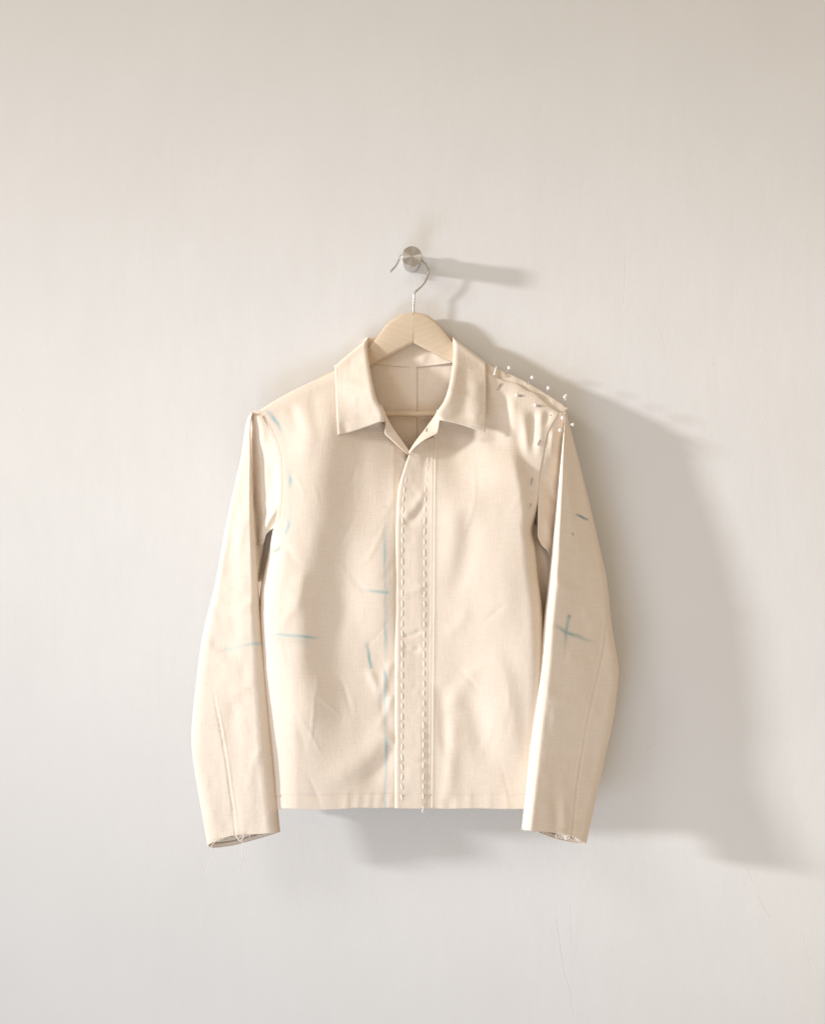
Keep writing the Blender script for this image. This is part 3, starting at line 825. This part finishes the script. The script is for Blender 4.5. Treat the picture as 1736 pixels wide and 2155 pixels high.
rs_in = [(1188, 872), (1187, 895), (1182.5, 935), (1174, 1025), (1166, 1103), (1158.5, 1181), (1151, 1250), (1144.7, 1300), (1135.6, 1386), (1126.5, 1459), (1114, 1580), (1105, 1672), (1097, 1746)]
rs_out = [(1191.5, 866), (1198, 895), (1215, 960), (1245, 1080), (1268, 1180), (1277, 1225), (1287.6, 1322), (1299, 1390), (1301, 1425), (1290.6, 1511), (1272.4, 1596), (1248, 1708), (1233, 1776)]
seam_r = [(1282, 1262), (1278.5, 1290), (1272, 1352), (1260, 1413), (1242, 1489), (1223.8, 1590), (1211.6, 1672), (1204, 1755)]
def prof_r(u):
    a = np.sqrt(np.clip(1 - (1 - np.clip(u / 0.17, 0, 1)) ** 2, 0, 1))
    b_ = 1 - 1.5 * np.clip((u - 0.13) / 0.87, 0, 1) ** 1.1
    c = np.clip((u - 0.90) / 0.10, 0, 1)
    return a * b_ - 0.5 * (1 - np.sqrt(np.clip(1 - c ** 2.4, 0, 1)))
def folds_rs(x, y):
    d = 1.4 * vnoise(x / 42 + 22, y / 95 + 3) + 0.5 * vnoise(x / 16 + 22, y / 30 + 9) + 0.18 * vnoise(x / 8 + 5, y / 10)
    d += fold(x, y, [(1160, 1215), (1195, 1240), (1235, 1250)], 2.3, 12, 12, (0.3, 0.5)) + fold(x, y, [(1285, 1360), (1245, 1385), (1200, 1390)], -2.3, 13, 13, (0.3, 0.5)) + fold(x, y, [(1135, 1440), (1170, 1470), (1215, 1480)], 2.0, 13, 12, (0.3, 0.5)) + fold(x, y, [(1190, 960), (1200, 1060), (1205, 1160)], 2.2, 9, 10, (0.3, 0.5))
    sd, side, pos = seg_dist(x, y, list(spline(seam_r, 16)))
    e = np.clip(pos / 0.15, 0, 1)
    d += e * (-1.9 * np.exp(-(sd / 1.7) ** 2) + np.where(side > 0, 0.6, 0) * np.exp(-(sd / 9.0) ** 2))
    d += fold(x, y, [(p_[0] - 9, p_[1]) for p_ in seam_r], -0.6, 1.2, 1.2, (0.2, 0))
    d += fold(x, y, [(1166, 1650), (1170, 1700), (1172, 1750)], -4, 12, 14, (0.4, 0)) + fold(x, y, [(1186, 1670), (1186, 1755)], 3, 10, 9, (0.4, 0))
    return d
sr = sleeve(rs_in, rs_out, [(1188, 872), (1189.5, 867), (1191.5, 866)], [(1097, 1746), (1125, 1749), (1160, 1752), (1190, 1757), (1212, 1764), (1233, 1776)],
            [(1097, 1746), (1130, 1751), (1165, 1764), (1200, 1772), (1233, 1776)], prof_r,
            lambda yy: np.interp(yy, [860, 1000, 1300, 1590, 1780], [80, 84, 102, 120, 158]), lambda yy: np.interp(yy, [860, 1000, 1300, 1780], [12, 26, 40, 36]),
            lambda yy: np.interp(yy, [860, 1000, 1780], [10, 32, 28]), folds_rs, M_RSLEEVE, 'r')

# ---- sleeve caps: cloth between the armhole seam and the deep crease behind the sleeve
seamL = [(546.5, 864.5), (571, 913), (585, 957), (589, 1015), (587.5, 1052), (583, 1087), (577, 1110)]
pts, us, vs = coons([(529, 868), (523, 930), (525, 1030), (529, 1095), (536, 1170), (541, 1225)], seamL, [(529, 868), (538, 864), (546.5, 864.5)], [(541, 1225), (547, 1195), (551, 1160), (560, 1126), (577, 1110)], 2.6)
x, y = pts[..., 0], pts[..., 1]
uu = np.broadcast_to(us[None], x.shape)
seamd = F(x, y) - 1.5
deep = np.interp(y, [862, 900, 1000, 1100, 1215], [84, 60, 48, 46, 46])
dep = deep + (seamd - deep) * (np.clip(uu, 0, 1) ** 0.55) * (1 - 0.35 * np.clip((y - 1060) / 80, 0, 1)) + 1.2 * vnoise(x / 18 + 41, y / 40)
dep += fold(x, y, [(541, 872), (548, 905), (550, 960)], 5, 10, 14, (0.05, 0.5)) + fold(x, y, [(586, 1060), (570, 1088), (553, 1115), (547, 1150)], 12, 10, 9, (0.3, 0.05))
dep += fold(x, y, [(570, 960), (572, 1010), (562, 1070)], -4, 9, 11, (0.3, 0.3))
to_obj("sleeve_cap", pts, dep, M_CANVAS, sl, {'b': (5, 1)})
seamR = [(1177, 869), (1156.5, 904), (1149.5, 927), (1142.5, 966), (1136, 1000), (1133, 1040), (1132, 1090), (1132, 1132)]
pts, us, vs = coons(seamR, [(1194, 872), (1194, 960), (1190, 1060), (1182, 1150), (1172, 1195)], [(1177, 869), (1186, 868), (1194, 872)], [(1132, 1132), (1140, 1148), (1150, 1158), (1160, 1177), (1172, 1195)], 2.8)
x, y = pts[..., 0], pts[..., 1]
uu = np.broadcast_to(us[None], x.shape)
seamd = F(x, y) - 1.5
deep = np.interp(y, [862, 900, 1000, 1100, 1215], [76, 64, 56, 54, 54])
dep = seamd + (deep - seamd) * np.clip(uu, 0, 1) ** 1.6 + 1.2 * vnoise(x / 18 + 51, y / 40) + edge_drop(pts, {'b': (4, 2)})
dep += fold(x, y, [(1165, 900), (1162, 940), (1166, 985)], 5, 8, 10, (0.2, 0.4)) + fold(x, y, [(1148, 1000), (1158, 1040), (1168, 1070)], -4, 9, 9, (0.3, 0.3)) + fold(x, y, [(1146, 1080), (1156, 1120), (1160, 1160)], 4, 9, 9, (0.3, 0.3))
to_obj("sleeve_cap", pts, dep, M_CANVAS, sr, {'b': (10, 1)})
# side panels under the arms
pts, us, vs = coons([(526, 1030), (534, 1160), (542, 1320), (556, 1698)], [(595, 1050), (585, 1160), (575, 1400), (580, 1698)], None, None, 6)
x, y = pts[..., 0], pts[..., 1]
to_obj("side_panel", pts, 46 + 10 * np.broadcast_to(us[None], x.shape) + 0 * x, M_CANVAS, jacket)
pts, us, vs = coons([(1100, 1085), (1112, 1200), (1116, 1300), (1106, 1698)], [(1180, 1140), (1172, 1300), (1150, 1500), (1134, 1698)], None, None, 6)
x, y = pts[..., 0], pts[..., 1]
to_obj("side_panel", pts, 74 - 14 * np.broadcast_to(us[None], x.shape) + fold(x, y, [(1128, 1130), (1150, 1190), (1158, 1260)], 6, 9, 12, (0.2, 0.3)), M_CANVAS, jacket)

# ---- frayed threads on the cut cuffs
def fray(sl, bot, depth, n, lmin, lmax, seed, x0, x1):
    rnd = random.Random(seed)
    c = spline(bot, 200)
    for i in range(n):
        q = c[int(rnd.uniform(x0, x1) * 199)]
        ln = rnd.uniform(lmin, lmax)
        a = rnd.uniform(-0.9, 0.9)
        pts = [(q[0], q[1] - 1.5)]
        for k in range(1, 6):
            a += rnd.uniform(-0.35, 0.35)
            pts.append((pts[-1][0] + math.sin(a) * ln / 5, pts[-1][1] + math.cos(a) * ln / 5))
        tube("loose_thread", [P(u[0], u[1], depth + rnd.uniform(-2, 2)) for u in pts], rnd.uniform(0.5, 0.8) * S, M_THREAD, sl, 5)
lb = [(437, 1780), (446, 1774), (470, 1764), (497, 1757.5), (545, 1754), (589.5, 1748)]
rb = [(1097, 1746), (1125, 1749), (1160, 1752), (1190, 1757), (1212, 1764), (1233, 1776)]
fray(sl, lb, 134, 26, 2.5, 6, 3, 0.0, 1.0)
fray(sl, lb, 142, 4, 5, 10, 5, 0.40, 0.60)
fray(sr, rb, 170, 30, 2.5, 6, 7, 0.0, 1.0)
fray(sr, rb, 168, 9, 6, 13, 8, 0.55, 0.85)
def long_thread(sl, pts, d, r=0.75):
    c = spline(pts, 14)
    tube("loose_thread", [P(q[0], q[1], d) for q in c], r * S, M_THREAD, sl, 5)
long_thread(sl, [(456, 1769), (447, 1778), (444, 1790), (449, 1801), (447, 1806), (438, 1822), (434, 1836)], 138)
long_thread(sl, [(511, 1757), (503, 1764), (508, 1773), (513, 1768), (510, 1785), (511, 1800), (515, 1812)], 145)
long_thread(sl, [(509, 1812), (506, 1826), (501, 1850)], 143, 0.55)
long_thread(sl, [(497, 1758), (505, 1769), (514, 1760), (512, 1757)], 147, 1.0)
long_thread(sr, [(1172, 1754), (1169, 1760), (1172, 1764)], 160, 0.9)
long_thread(sr, [(1184, 1758), (1192, 1762), (1188, 1767), (1198, 1763)], 161, 1.1)
long_thread(sr, [(1190, 1757), (1186, 1764), (1193, 1760)], 161, 0.9)

# ---- thread tack on the shoulder and thread ends on the front
tube("thread_tack", [P(1044.5, 771, 52), P(1043, 778, 56), P(1041, 786, 64), P(1040, 789, 65)], 2.0 * S, M_THREAD, jacket, 8, lambda f: 0.8 + 0.5 * f)

# ------------------------------------------------------------------ wall peg
peg = empty("wall_peg")
tag(peg, "round brushed steel peg on the wall with the hanger hooked over it", "wall peg")
pb = Vector(P(866.5, 555, 0)); peg.location = pb
def lathe_y(name, prof, mat, parent, seg=64, center=pb):
    """prof = [(radius, distance from wall)] in metres, turned about the peg axis"""
    v, f = [], []
    n = len(prof)
    for (r, dd) in prof:
        for k in range(seg):
            th = 2 * math.pi * k / seg
            v.append((r * math.cos(th), -dd, r * math.sin(th)))
    for i in range(n - 1):
        for k in range(seg):
            k2 = (k + 1) % seg
            f.append((i * seg + k, i * seg + k2, (i + 1) * seg + k2, (i + 1) * seg + k))
    o = mesh_obj(name, v, f, mat, parent)
    return o
RS = 18.3 * S; PEG = 76 * S
lathe_y("shaft", [(0.0001, 0.0005), (RS, 0.0005), (RS, 0.001), (RS, PEG - 6 * S), (RS * 0.97, PEG - 5.5 * S), (0.0001, PEG - 5.5 * S)], M_STEEL, peg)
RC = 20.6 * S
m_ = lathe_y("cap", [(0.0001, PEG - 5.4 * S), (RC, PEG - 5.4 * S), (RC, PEG - 4.8 * S), (RC, PEG - 1.0 * S), (RC - 0.35 * S, PEG - 0.35 * S), (RC - 1.0 * S, PEG), (RC - 1.3 * S, PEG), (RC * 0.5, PEG), (0.0001, PEG)], M_CAP, peg)
for o_ in (m_,):
    md = o_.modifiers.new("edge", 'EDGE_SPLIT'); md.split_angle = math.radians(30)

# ------------------------------------------------------------------ coat hanger
hanger = empty("coat_hanger")
tag(hanger, "beech wood coat hanger with steel hook, hung on the peg inside the jacket", "coat hanger")
HD = 27
hook = [(822.5, 570.5), (826, 567), (831, 562), (835, 555), (838, 549), (842, 541), (849, 533), (856, 529), (865, 528), (875, 531), (882, 538), (887, 546), (894, 554), (899.5, 563), (902, 571), (901, 579), (897, 589), (891, 598), (884, 605.5), (877, 611.5), (873, 615.5), (871.3, 620), (871, 630), (870.3, 645), (870, 662)]
hp = spline(hook, 90)
tube("hook", [P(q[0], q[1], HD) for q in hp], 2.15 * S, M_WIRE, hanger, 10, lambda f: 1.0)
_t = Vector(P(822.5, 570.5, HD))
def ball(name, c, r, mat, parent, seg=12, rings=8):
    v, f = [], []
    for i in range(rings + 1):
        a = math.pi * i / rings
        for k in range(seg):
            b_ = 2 * math.pi * k / seg
            v.append((c[0] + r * math.sin(a) * math.cos(b_), c[1] + r * math.sin(a) * math.sin(b_), c[2] + r * math.cos(a)))
    for i in range(rings):
        for k in range(seg):
            k2 = (k + 1) % seg
            f.append((i * seg + k, (i + 1) * seg + k, (i + 1) * seg + k2, i * seg + k2))
    return mesh_obj(name, v, f, mat, parent)
ball("hook_tip", _t, 2.9 * S, M_WIRE, hanger)

def arm(upper, lower, mat, name="hanger_arm", d0=18, d1=37):
    n = 60
    u = spline(upper, n); lo = spline(lower, n)
    v, f = [], []
    # cross-section loop: front face slightly crowned, bevelled edges
    sec = [(0.0, 0.18), (0.03, 0.06), (0.10, 0.0), (0.5, -0.04), (0.90, 0.0), (0.97, 0.06), (1.0, 0.18), (1.0, 0.82), (0.97, 0.95), (0.9, 1.0), (0.1, 1.0), (0.03, 0.95), (0.0, 0.82)]
    ns = len(sec)
    for i in range(n):
        fr = i / (n - 1)
        da, db = d0 + 4 * fr, d1 - 4 * fr
        for (a, b_) in sec:
            q = u[i] + (lo[i] - u[i]) * a
            # work from the mid-plane so that the block keeps its true thickness
            m = P(q[0], q[1], (d0 + d1) / 2)
            v.append((m[0], -(db + (da - db) * b_) * S, m[2]))
    for i in range(n - 1):
        for k in range(ns):
            k2 = (k + 1) % ns
            f.append((i * ns + k, (i + 1) * ns + k, (i + 1) * ns + k2, i * ns + k2))
    f.append(tuple(range(ns))); f.append(tuple((n - 1) * ns + k for k in range(ns))[::-1])
    o = mesh_obj(name, v, f, mat, hanger)
    md = o.modifiers.new("edge", 'EDGE_SPLIT'); md.split_angle = math.radians(40)
    return o
arm([(869.3, 657.5), (850, 661), (835, 668), (815, 682), (796, 707), (775, 732), (740, 760), (690, 786), (620, 822), (580, 848)],
    [(869.3, 722.5), (855, 730), (830, 743), (805, 756), (779, 770), (755, 783), (728, 798), (690, 812), (630, 840), (590, 858)], M_WOODL)
arm([(870.1, 657.5), (888, 660.5), (905, 668), (927, 688), (952, 721), (975, 742), (1010, 765), (1060, 792), (1120, 828), (1160, 852)],
    [(870.1, 722.5), (885, 730), (905, 740), (930, 753), (953, 765), (985, 783), (1020, 800), (1060, 816), (1110, 842), (1150, 862)], M_WOODR)
tube("trouser_bar", [P(q, 871, 36) for q in np.linspace(640, 1100, 24)], 6.0 * S, M_BAR, hanger, 14)

# ------------------------------------------------------------------ pins
def pin(label, head=None, shaft=None, dh=110.0, ds=(110.0, 110.0), group="white pearl headed pins in the shoulder", r=3.9, wire=0.45):
    o = empty("sewing_pin")
    tag(o, label, "pin", group)
    if shaft is not None:
        tube("shaft", [P(shaft[0][0], shaft[0][1], ds[0]), P((shaft[0][0] + shaft[1][0]) / 2, (shaft[0][1] + shaft[1][1]) / 2, (ds[0] + ds[1]) / 2 + 0.4), P(shaft[1][0], shaft[1][1], ds[1])], wire * S, M_PIN, o, 6)
    if head is not None:
        ball("head", P(head[0], head[1], dh), r * S, M_BEAD, o, 14, 10)
    return o
pin("white pearl headed pin standing above the shoulder, nearest to the collar", (1071.2, 774), ((1071.2, 774), (1063, 788)), 58, (58, 53))
pin("white pearl headed pin standing above the shoulder, second from the collar", (1119.8, 794.5), ((1119.8, 794.5), (1107, 809)), 66, (66, 62))
pin("white pearl headed pin standing above the shoulder, third from the collar", (1153.6, 816.5), ((1153.6, 816.5), (1148, 830)), 74, (74, 70))
pin("front one of the two pins crossing heads above the shoulder tip", (1188.4, 835.5), ((1188.4, 835.5), (1186, 856)), 86, (86, 78), r=3.6)
pin("rear one of the two pins crossing heads above the shoulder tip", (1190.9, 832.8), ((1190.9, 832.8), (1190, 858)), 79, (79, 74), r=3.4)
pin("upper of the two white pin heads in the shaded crease below the shoulder tip", (1183.6, 879.4), ((1183.6, 879.4), (1184, 868)), 96, (96, 84), r=4.0)
pin("lower of the two white pin heads in the shaded crease below the shoulder tip", (1178.5, 905), ((1178.5, 905), (1174, 900)), 98, (98, 84), r=4.0)
pin("pin sticking out from the outer edge of the sleeve into the shadow", (1205, 893.5), ((1205, 893.5), (1195, 892)), 98, (98, 92), r=3.4, wire=0.8)
pin("dim pin head with a steel tip on the front below the shoulder, nearest the collar", (1087.4, 831), ((1087.4, 831), (1098, 834)), Fs(1087, 831) + 3.5, (Fs(1087, 831) + 3.5, Fs(1098, 834) + 1), r=3.2, wire=0.8)
pin("pin lying on the front below the shoulder with a bright head and long shadow", (1126.3, 852), ((1126.3, 852), (1138, 856)), Fs(1126, 852) + 4, (Fs(1126, 852) + 4, Fs(1138, 856) + 1), r=3.4, wire=0.8)
pin("headless looking dark pin shaft slanting on the front right beside the collar", None, ((1054, 806.5), (1046.5, 820)), 0, (Fs(1054, 806) + 1.2, Fs(1046, 820) + 1.0), wire=0.9)
pin("tiny dark pin point on the bright fold near the shoulder tip", None, ((1156, 873), (1161.5, 876)), 0, (Fs(1156, 873) + 1.0, Fs(1161, 876) - 1.5), wire=1.0)
pin("pin with pale head beside the armhole seam, midway down the front", (1130, 935), ((1130, 935), (1136.5, 926)), Fs(1130, 935) + 2.5, (Fs(1130, 935) + 2.5, Fs(1136, 926) + 1.0), r=2.4, wire=0.9)
pin("upper dark pin shaft on the shaded front left of the armhole seam", None, ((1119.8, 1006), (1116.5, 1022)), 0, (Fs(1119.8, 1006) + 1.0, Fs(1116.5, 1022) + 1.2), wire=0.8)
pin("lower short dark pin shaft on the shaded front left of the armhole seam", None, ((1117.4, 1060), (1115.6, 1069)), 0, (Fs(1117, 1060) + 1.0, Fs(1115.6, 1069) + 1.2), wire=0.8)
